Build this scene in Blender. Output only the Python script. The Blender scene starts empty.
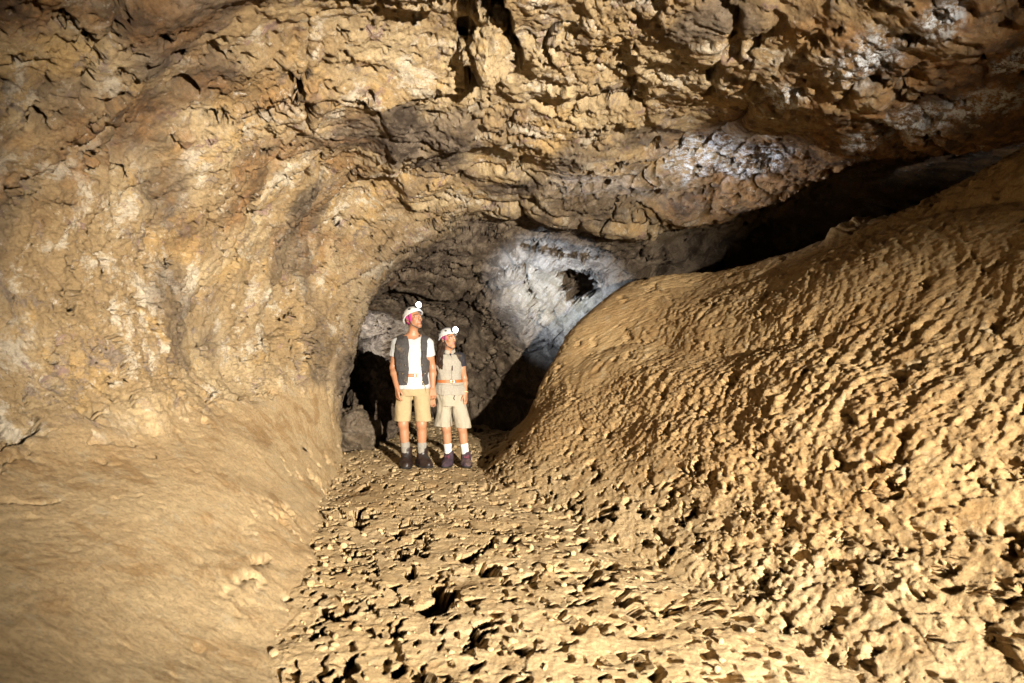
import bpy, math
import numpy as np
from concurrent.futures import ThreadPoolExecutor
from mathutils import Vector, Matrix

# ------------------------------------------------------------------ camera, world, light
S = bpy.context.scene
COL = S.collection
FPX, HCAM = 683.0, 1.42

cam_d = bpy.data.cameras.new("camera")
cam = bpy.data.objects.new("camera", cam_d)
COL.objects.link(cam)
cam.location = (0, 0, HCAM)
cam.rotation_euler = (math.radians(90), 0, 0)
cam_d.sensor_width = 36.0
cam_d.lens = 36.0 * FPX / 1024.0
cam_d.clip_start, cam_d.clip_end = 0.05, 200
cam_d.dof.use_dof = True
cam_d.dof.focus_distance = 7.7
cam_d.dof.aperture_fstop = 2.8
S.camera = cam

S.view_settings.view_transform = 'Standard'
S.view_settings.look = 'None'
S.view_settings.exposure = 0.15
S.view_settings.gamma = 1.0
S.view_settings.use_curve_mapping = False
S.cycles.diffuse_bounces = 1
S.cycles.max_bounces = 5

world = bpy.data.worlds.new("World")          # underground: no sky, only a trace of ambient
S.world = world
world.use_nodes = True
world.node_tree.nodes["Background"].inputs[0].default_value = (0.9, 0.75, 0.6, 1)
world.node_tree.nodes["Background"].inputs[1].default_value = 0.0


def spot(name, loc, target, power, size_deg, blend, color, radius):
    d = bpy.data.lights.new(name, 'SPOT')
    d.energy, d.color = power, color
    d.spot_size, d.spot_blend = math.radians(size_deg), blend
    d.shadow_soft_size = radius
    o = bpy.data.objects.new(name, d)
    COL.objects.link(o)
    o.location = loc
    o.rotation_euler = (Vector(target) - Vector(loc)).to_track_quat('-Z', 'Y').to_euler()
    return o


# the photographer's flash, low on the right behind the camera
spot("flash", (2.8, -2.2, 1.65), (-1.2, 7.0, 1.2), 13600, 53, 1.0, (1.0, 0.93, 0.80), 0.05)
# lamp left on the floor round the bend of the far passage
spot("passage_lamp", (-4.3, 12.4, 1.2), (-2.75, 13.4, 1.75), 700, 62, 0.7, (0.88, 0.93, 1.0), 0.05)

# ------------------------------------------------------------------ noise
RNG = np.random.default_rng(7)
PERM = RNG.permutation(256).astype(np.int32)
PERM = np.concatenate([PERM, PERM, PERM])
G = RNG.normal(size=(256, 3)).astype(np.float32)
G /= np.linalg.norm(G, axis=1)[:, None]
GX, GY, GZ = [np.ascontiguousarray(np.concatenate([G[:, i]] * 3)) for i in range(3)]
RND = [RNG.random(256).astype(np.float32) for _ in range(8)]
POOL = ThreadPoolExecutor(4)


def par(f, *arrs):
    """run f over chunks of flat arrays in threads"""
    n = len(arrs[0])
    c = 40000
    if n <= c:
        return f(*arrs)
    parts = list(POOL.map(lambda i: f(*[a[i:i + c] for a in arrs]), range(0, n, c)))
    if isinstance(parts[0], tuple):
        return tuple(np.concatenate([p[k] for p in parts]) for k in range(len(parts[0])))
    return np.concatenate(parts)


def _perlin(x, y, z):
    xf, yf, zf = np.floor(x), np.floor(y), np.floor(z)
    X, Y, Z = xf.astype(np.int32) & 255, yf.astype(np.int32) & 255, zf.astype(np.int32) & 255
    x, y, z = x - xf, y - yf, z - zf
    u = x * x * x * (x * (x * 6 - 15) + 10)
    v = y * y * y * (y * (y * 6 - 15) + 10)
    w = z * z * z * (z * (z * 6 - 15) + 10)
    A, B = PERM[X] + Y, PERM[X + 1] + Y
    AA, AB, BA, BB = PERM[A] + Z, PERM[A + 1] + Z, PERM[B] + Z, PERM[B + 1] + Z

    def g(i, dx, dy, dz):
        i = PERM[i]
        return GX[i] * dx + GY[i] * dy + GZ[i] * dz
    x1, y1, z1 = x - 1, y - 1, z - 1
    a = g(AA, x, y, z); a += u * (g(BA, x1, y, z) - a)
    b = g(AB, x, y1, z); b += u * (g(BB, x1, y1, z) - b)
    a += v * (b - a)
    c = g(AA + 1, x, y, z1); c += u * (g(BA + 1, x1, y, z1) - c)
    d = g(AB + 1, x, y1, z1); d += u * (g(BB + 1, x1, y1, z1) - d)
    c += v * (d - c)
    return (a + w * (c - a)) * 1.5


def pn(P, f, off=0.0):
    """perlin at frequency f (scalar or 3 per-axis) of points P (n,3)"""
    f = np.broadcast_to(np.asarray(f, np.float32), (3,))
    o = np.float32(off)
    return par(lambda q: _perlin(q[:, 0] * f[0] + o + 17.3, q[:, 1] * f[1] + o * 1.7 + 5.1, q[:, 2] * f[2] - o + 9.7), P)


def fbm(P, f, octs=4, off=0.0, gain=0.5, ridged=False):
    f = np.broadcast_to(np.asarray(f, np.float32), (3,))
    r = np.zeros(len(P), np.float32)
    a = 1.0
    for i in range(octs):
        n = pn(P, f * (2.03 ** i), off + 31.7 * i)
        if ridged:
            n = 1 - 2 * np.abs(n)
        r += a * n
        a *= gain
    return r


def _vor(q, seed):
    qf = np.floor(q)
    I = qf.astype(np.int32)
    fr = q - qf
    n = len(q)
    F1 = np.full(n, 9, np.float32); F2 = np.full(n, 9, np.float32)
    ID = np.zeros(n, np.int32)
    CX = np.zeros(n, np.float32); CY = np.zeros(n, np.float32); CZ = np.zeros(n, np.float32)
    for dx in (-1, 0, 1):
        hx = PERM[(I[:, 0] + dx + seed) & 255]
        for dy in (-1, 0, 1):
            hy = PERM[(hx + I[:, 1] + dy) & 255]
            for dz in (-1, 0, 1):
                h = PERM[(hy + I[:, 2] + dz) & 255]
                ex = dx + RND[0][h] - fr[:, 0]
                ey = dy + RND[1][h] - fr[:, 1]
                ez = dz + RND[2][h] - fr[:, 2]
                d = ex * ex + ey * ey + ez * ez
                m = d < F1
                F2 = np.where(m, F1, np.minimum(F2, d))
                F1 = np.where(m, d, F1)
                ID = np.where(m, h, ID)
                CX = np.where(m, -ex, CX); CY = np.where(m, -ey, CY); CZ = np.where(m, -ez, CZ)
    F1 = np.sqrt(F1); F2 = np.sqrt(F2)
    tilt = CX * (RND[3][ID] - .5) + CY * (RND[4][ID] - .5) + CZ * (RND[5][ID] - .5)
    return F1, F2, RND[6][ID], tilt


def vor(P, f, seed=0):
    f = np.broadcast_to(np.asarray(f, np.float32), (3,))
    return par(lambda q: _vor((q * f).astype(np.float32), seed), P)


def sstep(a, b, x):
    t = np.clip((x - a) / (b - a), 0, 1)
    return t * t * (3 - 2 * t)


def warp(P, f, amt, off=0.0):
    return (P + amt * np.stack([pn(P, f, off + k * 57.1) for k in range(3)], 1)).astype(np.float32)


# ------------------------------------------------------------------ meshes
def link_mesh(name, verts, faces, mat, parent=None, smooth=True, attrs=None):
    """verts (n,3) array, faces (m,3|4) array -> ONE linked mesh object"""
    verts = np.asarray(verts, np.float32); faces = np.asarray(faces, np.int32)
    me = bpy.data.meshes.new(name)
    me.vertices.add(len(verts))
    me.vertices.foreach_set("co", verts.ravel())
    k = faces.shape[1]
    me.loops.add(faces.size)
    me.loops.foreach_set("vertex_index", faces.ravel())
    me.polygons.add(len(faces))
    me.polygons.foreach_set("loop_start", np.arange(0, faces.size, k, dtype=np.int32))
    me.polygons.foreach_set("use_smooth", np.full(len(faces), smooth))
    for an, av in (attrs or {}).items():
        av = np.asarray(av, np.float32)
        if av.ndim == 1:
            at = me.attributes.new(an, 'FLOAT', 'POINT')
            at.data.foreach_set("value", av)
        else:
            at = me.attributes.new(an, 'FLOAT_COLOR', 'POINT')
            at.data.foreach_set("color", np.concatenate([av, np.ones((len(av), 1), np.float32)], 1).ravel())
    me.update(calc_edges=True)
    me.validate()
    me.materials.append(mat)
    o = bpy.data.objects.new(name, me)
    COL.objects.link(o)
    if parent is not None:
        o.parent = parent
    return o


def grid_faces(ny, nx, flip=False):
    i = np.arange(ny * nx, dtype=np.int32).reshape(ny, nx)
    f = np.stack([i[:-1, :-1], i[:-1, 1:], i[1:, 1:], i[1:, :-1]], -1).reshape(-1, 4)
    return f[:, ::-1] if flip else f


def grid_normals(P):
    du = np.gradient(P, axis=1)
    dv = np.gradient(P, axis=0)
    n = np.cross(du, dv)
    return (n / (np.linalg.norm(n, axis=-1, keepdims=True) + 1e-9)).astype(np.float32)


def pchip(x, Y, xi):
    """monotone cubic through Y (n, ...) at x, evaluated at xi"""
    x = np.asarray(x, float); Y = np.asarray(Y, float); xi = np.clip(xi, x[0], x[-1])
    sh = (-1,) + (1,) * (Y.ndim - 1)
    h = np.diff(x).reshape(sh)
    d = np.diff(Y, axis=0) / h
    m = np.zeros_like(Y)
    w1 = 2 * h[1:] + h[:-1]; w2 = h[1:] + 2 * h[:-1]
    with np.errstate(divide='ignore', invalid='ignore'):
        hm = (w1 + w2) / (w1 / d[:-1] + w2 / d[1:])
    m[1:-1] = np.where(d[:-1] * d[1:] > 0, hm, 0)
    m[0], m[-1] = d[0], d[-1]
    k = np.clip(np.searchsorted(x, xi, side='right') - 1, 0, len(x) - 2)
    t = ((xi - x[k]) / (x[k + 1] - x[k])).reshape(sh)
    hh = h[k]
    return ((1 + 2 * t) * (1 - t) ** 2) * Y[k] + t * (1 - t) ** 2 * hh * m[k] + t * t * (3 - 2 * t) * Y[k + 1] + t * t * (t - 1) * hh * m[k + 1]


def cspline(N, ui):
    """Catmull-Rom across axis 1 of N (ny, nk, 2) at parameters ui in [0, nk-1]"""
    nk = N.shape[1]
    k = np.clip(np.floor(ui).astype(int), 0, nk - 2)
    t = (ui - k)[None, :, None]
    p0 = N[:, np.clip(k - 1, 0, nk - 1)]; p1 = N[:, k]; p2 = N[:, k + 1]; p3 = N[:, np.clip(k + 2, 0, nk - 1)]
    return 0.5 * (2 * p1 + (p2 - p0) * t + (2 * p0 - 5 * p1 + 4 * p2 - p3) * t * t + (3 * p1 - p0 - 3 * p2 + p3) * t ** 3)


def set_tags(o, label=None, cat=None, group=None, kind=None):
    if label: o["label"] = label
    if cat: o["category"] = cat
    if group: o["group"] = group
    if kind: o["kind"] = kind
    return o

# ------------------------------------------------------------------ materials
class NT:
    def __init__(self, name):
        self.m = bpy.data.materials.new(name)
        self.m.use_nodes = True
        self.t = self.m.node_tree
        self.b = self.t.nodes["Principled BSDF"]
        self.tc = self.n("ShaderNodeTexCoord").outputs["Object"]

    def n(self, typ, **kw):
        nd = self.t.nodes.new(typ)
        for k, v in kw.items():
            setattr(nd, k, v)
        return nd

    def put(self, sock, v):
        if isinstance(v, bpy.types.NodeSocket):
            self.t.links.new(v, sock)
        elif isinstance(v, (tuple, list)) and len(v) == 3 and sock.type == 'RGBA':
            sock.default_value = (*v, 1)
        else:
            sock.default_value = v

    def noise(self, scale, detail=6, rough=0.6, dist=0.0, vec=None):
        nd = self.n("ShaderNodeTexNoise")
        self.put(nd.inputs["Vector"], vec or self.tc)
        for k, v in (("Scale", scale), ("Detail", detail), ("Roughness", rough), ("Distortion", dist)):
            nd.inputs[k].default_value = v
        return nd.outputs["Fac"]

    def ramp(self, fac, lo, hi):
        nd = self.n("ShaderNodeMapRange", interpolation_type='SMOOTHSTEP')
        self.put(nd.inputs[0], fac)
        nd.inputs[1].default_value, nd.inputs[2].default_value = lo, hi
        return nd.outputs[0]

    def mix(self, fac, a, b, mode='MIX'):
        nd = self.n("ShaderNodeMix", data_type='RGBA', blend_type=mode)
        self.put(nd.inputs[0], fac); self.put(nd.inputs[6], a); self.put(nd.inputs[7], b)
        return nd.outputs[2]

    def math(self, op, a, b=0.0):
        nd = self.n("ShaderNodeMath", operation=op)
        self.put(nd.inputs[0], a); self.put(nd.inputs[1], b)
        return nd.outputs[0]

    def attr(self, name, color=False):
        nd = self.n("ShaderNodeAttribute", attribute_name=name)
        return nd.outputs["Color" if color else "Fac"]

    def bump(self, h, strength=0.3, dist=0.02, prev=None):
        nd = self.n("ShaderNodeBump")
        nd.inputs["Strength"].default_value = strength
        nd.inputs["Distance"].default_value = dist
        self.put(nd.inputs["Height"], h)
        if prev is not None:
            self.put(nd.inputs["Normal"], prev)
        return nd.outputs[0]

    def done(self, col, rough=0.9, normal=None, spec=0.3):
        self.put(self.b.inputs["Base Color"], col)
        self.put(self.b.inputs["Roughness"], rough)
        self.b.inputs["Specular IOR Level"].default_value = spec
        if normal is not None:
            self.put(self.b.inputs["Normal"], normal)
        return self.m


def mud_material(name, c1, c2, c3, fine=1.0, low=None):
    t = NT(name)
    if low:                                         # towards the foot the mud takes the floor's colours
        f = t.attr("low")
        c1, c2, c3 = t.mix(f, c1, low[0]), t.mix(f, c2, low[1]), t.mix(f, c3, low[2])
    c = t.mix(t.ramp(t.noise(1.1, 7, .68), .38, .62), c1, c2)
    c = t.mix(t.math('MULTIPLY', t.ramp(t.noise(3.4, 9, .72, .6), .50, .62), .8), c, c3)
    c = t.mix(t.math('MULTIPLY', t.ramp(t.noise(7.5, 9, .75, .3), .54, .64), .6), c, (.57, .45, .28))
    g = t.noise(75, 7, .78)
    c = t.mix(t.math('MULTIPLY', t.ramp(g, .60, .38), .55), c, t.mix(.62, c, (.10, .055, .025)))
    c = t.mix(t.math('MULTIPLY', t.ramp(t.noise(140, 3, .7), .56, .70), .6), c, (.13, .075, .035))
    n = t.bump(t.noise(26, 10, .76), .7 * fine, .03)
    n = t.bump(t.noise(150, 6, .74), .7 * fine, .010, n)
    return t.done(c, .93, n, .2)


def rock_material(name):
    """cave rock: ochre, cream, brown and grey patches, violet stains, pale crusts; masks from the mesh"""
    t = NT(name)
    grey, white, rust_and_shade, mud = t.attr("grey"), t.attr("white"), t.attr("rust_and_shade"), t.attr("mud")
    c = t.mix(t.ramp(t.noise(.9, 8, .68, .4), .40, .60), (.38, .255, .125), (.54, .40, .225))
    c = t.mix(t.math('MULTIPLY', t.ramp(t.noise(1.7, 9, .7, .5), .53, .60), .8), c, (.52, .335, .14))
    c = t.mix(t.math('MULTIPLY', t.ramp(t.noise(3.3, 10, .76, .5), .545, .61), .85), c, (.27, .205, .155))
    c = t.mix(t.math('MULTIPLY', t.ramp(t.noise(2.4, 10, .76, .4), .53, .60), .85), c, (.66, .56, .42))
    c = t.mix(t.math('MULTIPLY', t.ramp(t.noise(4.4, 10, .76, .3), .575, .63), .8), c, (.30, .19, .165))
    g = t.mix(t.ramp(t.noise(4.1, 10, .74, .7), .42, .60), (.062, .043, .029), (.20, .15, .105))  # dark greys; these also carry the shade of the far passage
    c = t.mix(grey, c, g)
    c = t.mix(rust_and_shade, c, t.mix(t.ramp(t.noise(4.6, 10, .74), .40, .60), (.07, .036, .017), (.33, .165, .058)))
    c = t.mix(t.math('MULTIPLY', t.ramp(t.noise(11, 10, .78, .4), .58, .65), t.math('SUBTRACT', .8, t.math('MULTIPLY', grey, .6))), c, (.66, .58, .48))
    m = t.mix(t.ramp(t.noise(1.1, 7, .68), .38, .62), (.54, .365, .185), (.61, .44, .24))
    m = t.mix(t.math('MULTIPLY', t.ramp(t.noise(2.6, 9, .72, .6), .50, .62), .8), m, (.40, .24, .10))
    m = t.mix(t.math('MULTIPLY', t.ramp(t.noise(9, 9, .75, .3), .54, .64), .6), m, (.60, .48, .31))
    c = t.mix(mud, c, m)
    w = t.math('MULTIPLY', white, t.ramp(t.noise(17, 10, .84), .47, .55))
    c = t.mix(w, c, (.76, .78, .82))
    k = t.noise(42, 9, .8)
    c = t.mix(t.math('MULTIPLY', t.ramp(k, .54, .40), .5), c, t.mix(.6, c, (.06, .035, .02)))
    c = t.mix(t.math('MULTIPLY', t.ramp(t.noise(24, 10, .82, .3), .575, .63), t.math('SUBTRACT', .85, t.math('MULTIPLY', mud, .6))), c, (.045, .027, .017))
    n = t.bump(t.noise(15, 10, .78, .3), .85, .07)
    n = t.bump(t.noise(90, 8, .76), .7, .012, n)
    return t.done(c, .88, n, .25)


def cloth(name, col, var=.12, scale=60, rough=.9, bump=.25, dirt=.35):
    t = NT(name)
    lo = tuple(x * (1 - var) for x in col)
    c = t.mix(t.ramp(t.noise(scale, 6, .65), .3, .7), lo, col)
    c = t.mix(t.math('MULTIPLY', t.ramp(t.noise(7, 8, .72, .4), .52, .70), dirt), c, (.30, .20, .10))
    return t.done(c, rough, t.bump(t.noise(scale * 3, 5, .6), bump, .004), .2)


def plain(name, col, rough=.5, metal=0.0, var=.1, spec=.4):
    t = NT(name)
    c = t.mix(t.ramp(t.noise(30, 5, .6), .35, .7), tuple(x * (1 - var) for x in col), col)
    t.b.inputs["Metallic"].default_value = metal
    return t.done(c, rough, t.bump(t.noise(90, 4, .6), .06, .003), spec)


def emit(name, col, strength):
    t = NT(name)
    t.put(t.b.inputs["Emission Color"], col)
    t.b.inputs["Emission Strength"].default_value = strength
    return t.done(col, .3)


FLOOR_C = ((.51, .355, .18), (.57, .41, .225), (.42, .27, .125))
M_FLOOR = mud_material("floor_mud", *FLOOR_C)
M_BANK = mud_material("bank_mud", (.46, .29, .13), (.53, .355, .17), (.37, .22, .09), low=FLOOR_C)
M_ROCK = rock_material("cave_rock")

# ------------------------------------------------------------------ the cave
DENS = 1.0          # mesh density

def ystations(y0, y1, k, lin_end):
    """rows along the passage, spaced in proportion to the distance from the middle of the hall"""
    ys = [y0]
    while ys[-1] < y1:
        y = ys[-1]
        ys.append(y + k * max(1.0, abs(y - 0.2)) * (1.0 if y > lin_end else 6.0) / DENS)
    return np.array(ys)


# --- rock shell: mud slope, left wall, roof and far passage, one net of cross-sections
SH_Y = [-7, 0, 3, 5, 7, 8.5, 9.1, 9.8, 10.6, 12, 14, 16, 18]
SH = [
 [(.2,-.4),(-.3,-.02),(-1.3,.45),(-2.4,.75),(-2.6,1.3),(-2.7,2.),(-2.4,2.8),(-1.5,3.4),(0,3.7),(1.5,3.6),(3,3.3),(4.5,2.95),(5.8,2.75),(8,2.4)],
 [(.1,-.4),(-.35,-.02),(-1.3,.45),(-2.4,.75),(-2.6,1.3),(-2.7,2.),(-2.4,2.8),(-1.4,3.4),(0,3.6),(1.2,3.4),(2.4,3.05),(3.8,2.82),(4.8,2.7),(6.6,2.4)],
 [(-.5,-.4),(-.95,-.02),(-1.70,.48),(-2.33,.93),(-2.65,1.3),(-2.75,2.),(-2.45,2.8),(-1.5,3.35),(-.1,3.5),(1.3,3.25),(3.1,2.8),(3.7,3.2),(5.0,3.4),(8.2,2.9)],
 [(-1.0,-.4),(-1.42,-.02),(-1.92,.48),(-2.38,.93),(-2.65,1.3),(-2.7,2.),(-2.35,2.75),(-1.5,3.3),(-.2,3.5),(1.2,3.3),(2.85,2.82),(3.4,3.2),(4.9,3.4),(8.0,2.9)],
 [(-1.5,-.4),(-1.85,-.02),(-2.08,.50),(-2.33,.92),(-2.52,1.3),(-2.5,2.),(-2.15,2.65),(-1.4,3.1),(-.3,3.3),(.95,3.15),(2.5,2.85),(3.0,3.15),(4.6,3.35),(7.5,2.8)],
 [(-1.8,-.4),(-2.1,-.02),(-2.12,.4),(-2.1,.78),(-2.03,1.2),(-1.92,1.72),(-1.68,2.25),(-1.15,2.72),(-.4,2.95),(.5,2.95),(1.75,2.75),(2.4,2.95),(3.4,3.05),(5.2,2.35)],
 [(-2.2,-.4),(-2.6,-.02),(-2.7,.4),(-2.7,.8),(-2.6,1.2),(-2.4,1.7),(-2.0,2.15),(-1.4,2.55),(-.6,2.75),(.2,2.75),(1.1,2.66),(1.9,2.56),(2.8,2.45),(4.4,2.3)],
 [(-3.1,-.4),(-3.5,-.02),(-3.6,.4),(-3.6,.8),(-3.5,1.2),(-3.2,1.7),(-2.6,2.12),(-1.8,2.42),(-.9,2.55),(-.1,2.5),(.7,2.38),(1.15,2.05),(.95,1.1),(.55,-.4)],
 [(-3.7,-.4),(-4.1,-.02),(-4.2,.4),(-4.2,.8),(-4.1,1.2),(-3.7,1.65),(-3.1,2.05),(-2.2,2.3),(-1.25,2.3),(-.5,2.05),(-.05,1.65),(.25,1.1),(.38,.5),(.42,-.5)],
 [(-4.4,-.4),(-4.8,-.02),(-4.9,.4),(-4.9,.8),(-4.8,1.2),(-4.5,1.6),(-4.,1.95),(-3.2,2.15),(-2.3,2.1),(-1.6,1.85),(-1.15,1.45),(-.92,1.),(-.85,.4),(-.85,-.5)],
 [(-6.2,-.4),(-6.6,-.02),(-6.7,.4),(-6.7,.8),(-6.6,1.2),(-6.3,1.6),(-5.8,1.95),(-5.,2.1),(-4.1,2.05),(-3.4,1.8),(-2.9,1.4),(-2.65,.95),(-2.55,.4),(-2.5,-.5)],
 [(-8.2,-.4),(-8.6,-.02),(-8.7,.4),(-8.7,.7),(-8.6,1.),(-8.3,1.4),(-7.8,1.7),(-7.,1.85),(-6.1,1.8),(-5.4,1.6),(-4.9,1.2),(-4.7,.8),(-4.6,.3),(-4.6,-.5)],
 [(-9.5,-.4),(-9.4,-.1),(-9.3,.1),(-9.2,.3),(-9.,.5),(-8.8,.6),(-8.5,.6),(-8.2,.6),(-8.,.5),(-7.8,.4),(-7.7,.3),(-7.6,.2),(-7.6,.0),(-7.6,-.5)],
]
BK_Y = [-7, -2.5, 0, 3, 4.5, 6, 7.5, 8.7, 9.4, 10.2, 11]
BK_XR = [6.5, 4.4, 2.75, 1.53, .91, .29, -.33, .08, .5, .9, 1.1]
BK_CR = [(8.9,2.7), (6.8,2.8), (5.1,2.95), (4.0,2.95), (3.4,2.54), (3.05,2.33), (2.45,2.2), (1.45,2.14), (1.5,2.12), (1.7,2.0), (2.0,1.9)]  # near crest, out of view, raised to block light from the gap
BK_TF = [(-.18,-.2), (0,-.02), (.17,.11), (.4,.36), (.66,.68), (.86,.91), (1.0,1.0)]


def bank_net():
    N = []
    for y, xr, (xc, zc) in zip(BK_Y, BK_XR, BK_CR):
        bulge = .04 if 8 < y < 9 else 0.0
        row = [(xr + (xc - xr) * t + (-bulge if .3 < t < .9 else 0), zc * s) for t, s in BK_TF]
        if abs(y - 8.7) < .01:          # the blunt far end of the bank
            row = [(-.6, -.2), (-.38, -.02), (-.05, .18), (.20, .45), (.40, .88), (.84, 1.60), (xc, zc)]
        if abs(y - 9.4) < .01:
            row = [(-.5, -.2), (-.28, -.02), (.02, .22), (.34, .48), (.62, .95), (.85, 1.5), (xc, zc)]
        row += [(xc + .35, zc - .04), (xc + 1.2, zc - .22), (xc + 2.8, zc - .1)]
        N.append(row)
    return np.array(N)


def pt(px, py, Y):
    return np.array([(px - 512) / FPX * Y, Y, HCAM - (py - 341.5) / FPX * Y], np.float32)


def blob(P, spots, wob):
    """mask of patches: spots = (centre, radius_x, y, z)"""
    m = np.zeros(len(P), np.float32)
    for c, r in spots:
        d = np.linalg.norm((P - np.asarray(c, np.float32)) / np.asarray(r, np.float32), axis=1) + wob
        m = np.maximum(m, 1 - sstep(.45, 1.1, d))
    return m


def renorm(Q, sh, N):
    M = grid_normals(Q.reshape(sh)).reshape(-1, 3)
    return M * np.sign(np.sum(N * M, 1))[:, None]


def build_shell():
    ys = ystations(-7, 18, .0036, 1.0)
    seg = [10, 30, 80, 95, 95, 105, 115, 120, 120, 110, 85, 40, 10]      # columns per profile span
    ui = np.concatenate([k + np.arange(int(n * DENS)) / int(n * DENS) for k, n in enumerate(seg)] + [[13.0]])
    net = pchip(SH_Y, np.array(SH), ys)
    XZ = cspline(net, ui)
    ny, nx = XZ.shape[:2]
    P = np.stack([XZ[..., 0], np.broadcast_to(ys[:, None], (ny, nx)), XZ[..., 1]], -1).astype(np.float32)
    u = np.broadcast_to(ui.astype(np.float32)[None, :], (ny, nx)).ravel()
    sh = (ny, nx, 3)
    slope = (1 - sstep(2.75, 3.35, u + .35 * fbm(P.reshape(-1, 3), 2.2, 4, 443, .6))) * (1 - sstep(7.6, 8.6, P[..., 1].ravel()))     # mud part
    roof = sstep(5.3, 6.6, u)
    N = grid_normals(P).reshape(-1, 3)          # points into the cave?
    c = np.array([0, 0, 1.5], np.float32)
    Q = P.reshape(-1, 3)
    if np.mean(np.sum(N * (np.stack([-.15 * Q[:, 1], Q[:, 1], np.full(len(Q), 1.5)], 1) - Q), 1)) < 0:
        N = -N
    rock = 1 - slope
    # large forms
    W = warp(Q, .55, .35, 3)
    d = .24 * fbm(W, .45, 3, 11) * (.25 + .75 * rock) * (1 - .5 * sstep(9.5, 10.7, u))
    crk = .25 + .75 * sstep(-.30, .16, pn(warp(Q, 2, .1, 13), .85, 15) + (.35 * pn(Q, 2.4, 17)) - .16 * roof)      # where the rock is rough
    # slabs and blocks broken out of the rock
    W = warp(warp(Q, 1.6, .13, 21), 6, .02, 25)
    F1, F2, r, tilt = vor(W, (1.1, 1.0, 1.35), 5)
    calm = 1 - .62 * sstep(8.7, 9.6, u) * (1 - sstep(7.0, 8.6, Q[:, 1]))
    blocky = rock * (.28 + .72 * roof) * calm
    d += blocky * (.27 * tilt + .10 * (r - .5)) * sstep(.0, .20, F2 - F1)
    d -= blocky * .17 * (1 - sstep(.0, .05, F2 - F1)) * sstep(.0, .5, pn(Q, 1.3, 77) + .25)
    Q = Q + N * d[:, None]
    N = renorm(Q, sh, N)
    # middle forms: chipped plates
    W = warp(warp(Q, 3.5, .06, 41), 13, .012, 45)
    F1, F2, r, tilt = vor(W, (3.2, 2.9, 4.4), 61)
    a = rock * calm * (.35 + .65 * crk) * (.5 + .6 * pn(Q, .8, 5)).clip(.1, 1)
    d = a * (.6 + .5 * roof) * (.16 * tilt + .05 * (r - .5)) * (.6 + .4 * sstep(0, .10, F2 - F1))
    d += rock * .014 * fbm(W, 2.2, 3, 91, .55, True)
    # vugs and clefts
    v = fbm(warp(Q, 5, .06, 7), (3.1, 3.1, 4.2), 4, 131, .6)
    d -= rock * (1 - .4 * roof) * .11 * sstep(.44, .66, v)
    cl = np.abs(pn(warp(Q, 2.2, .14, 71), (1.5, 1.3, .9), 151))
    d -= rock * .13 * (1 - sstep(.0, .035, cl)) * sstep(.05, .35, pn(Q, .9, 171))
    # mud slope: smooth, with flow lines, cracks and a few pits
    s1 = pn(Q, (1.1, .6, 2.0), 201)
    d += slope * (.05 * s1 + .006 * fbm(warp(Q, 3, .1, 213), (3.3, 1.0, 3.3), 3, 211, .5))
    ck = np.abs(pn(warp(warp(Q, 3.5, .10, 231), 14, .02, 233), (1.8, .55, 1.8), 241))
    d -= slope * .07 * sstep(-.05, .25, pn(Q, (9, 4, 9), 255)) * (1 - sstep(.004, .018, ck)) * sstep(-.1, .2, pn(Q, 2.2, 251)) * sstep(-.2, .1, pn(Q, .8, 253))
    pit = pn(warp(Q, 9, .03, 259), (6, 2.4, 6), 261)
    d -= slope * .06 * sstep(.56, .7, pit) * sstep(.0, .3, pn(Q, 1.2, 271))
    # the foot of the slope crumbles into the floor
    foot = slope * sstep(1.95, 1.15, u)
    d += foot * (.022 * fbm(warp(Q, 4, .06, 281), (4.0, 1.6, 4), 4, 283, .6) - .05 * sstep(.42, .55, fbm(warp(Q, 7, .04, 285), (7, 3.2, 7), 3, 287, .55)))
    Q = Q + N * d[:, None]
    N = renorm(Q, sh, N)
    # chips and crust
    W = warp(Q, 12, .02, 341)
    F1, F2, r, tilt = vor(W, (8.5, 8, 11), 33)
    m = rock * crk
    d = m * (.040 * tilt + .012 * (r - .5))
    d += rock * (.4 + .6 * crk) * .016 * fbm(Q, 8, 5, 301, .68)
    d -= rock * .075 * sstep(.44, .60, fbm(warp(Q, 12, .02, 3), (8.5, 8.5, 6.5), 3, 331, .6)) * sstep(-.25, .25, pn(Q, 1.6, 333))
    Q = Q + N * d[:, None]
    N = renorm(Q, sh, N)
    # fine grain
    F1, F2, r, tilt = vor(warp(Q, 30, .006, 351), (23, 21, 27), 43)
    d = m * (.018 * tilt + .006 * (r - .5)) + rock * (.4 + .6 * crk) * .008 * fbm(Q, 27, 3, 361, .7)
    d -= rock * .035 * sstep(.46, .62, pn(warp(Q, 25, .01, 9), 19, 363)) * sstep(-.3, .2, pn(Q, 2.1, 365))
    d += slope * (.0045 * fbm(warp(Q, 9, .03, 323), (16, 6, 16), 5, 321, .7) - .012 * sstep(.45, .8, pn(Q, (19, 8, 19), 371)) * sstep(-.2, .4, pn(Q, 2, 373)))
    # the black hole at the far end of the roof, and the slot above it
    return ys, ui, sh, Q, N, d, slope, roof


def carve(Q, spots, w):
    """press hollows into the rock along a fixed direction"""
    for c, r, dirn, depth in spots:
        k = np.linalg.norm((Q - np.asarray(c, np.float32)) / np.asarray(r, np.float32), axis=1) + w
        dirn = np.asarray(dirn, np.float32) / np.linalg.norm(dirn)
        Q = Q + dirn * (depth * (1 - sstep(.78, 1.0, k)))[:, None]
    return Q


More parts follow.
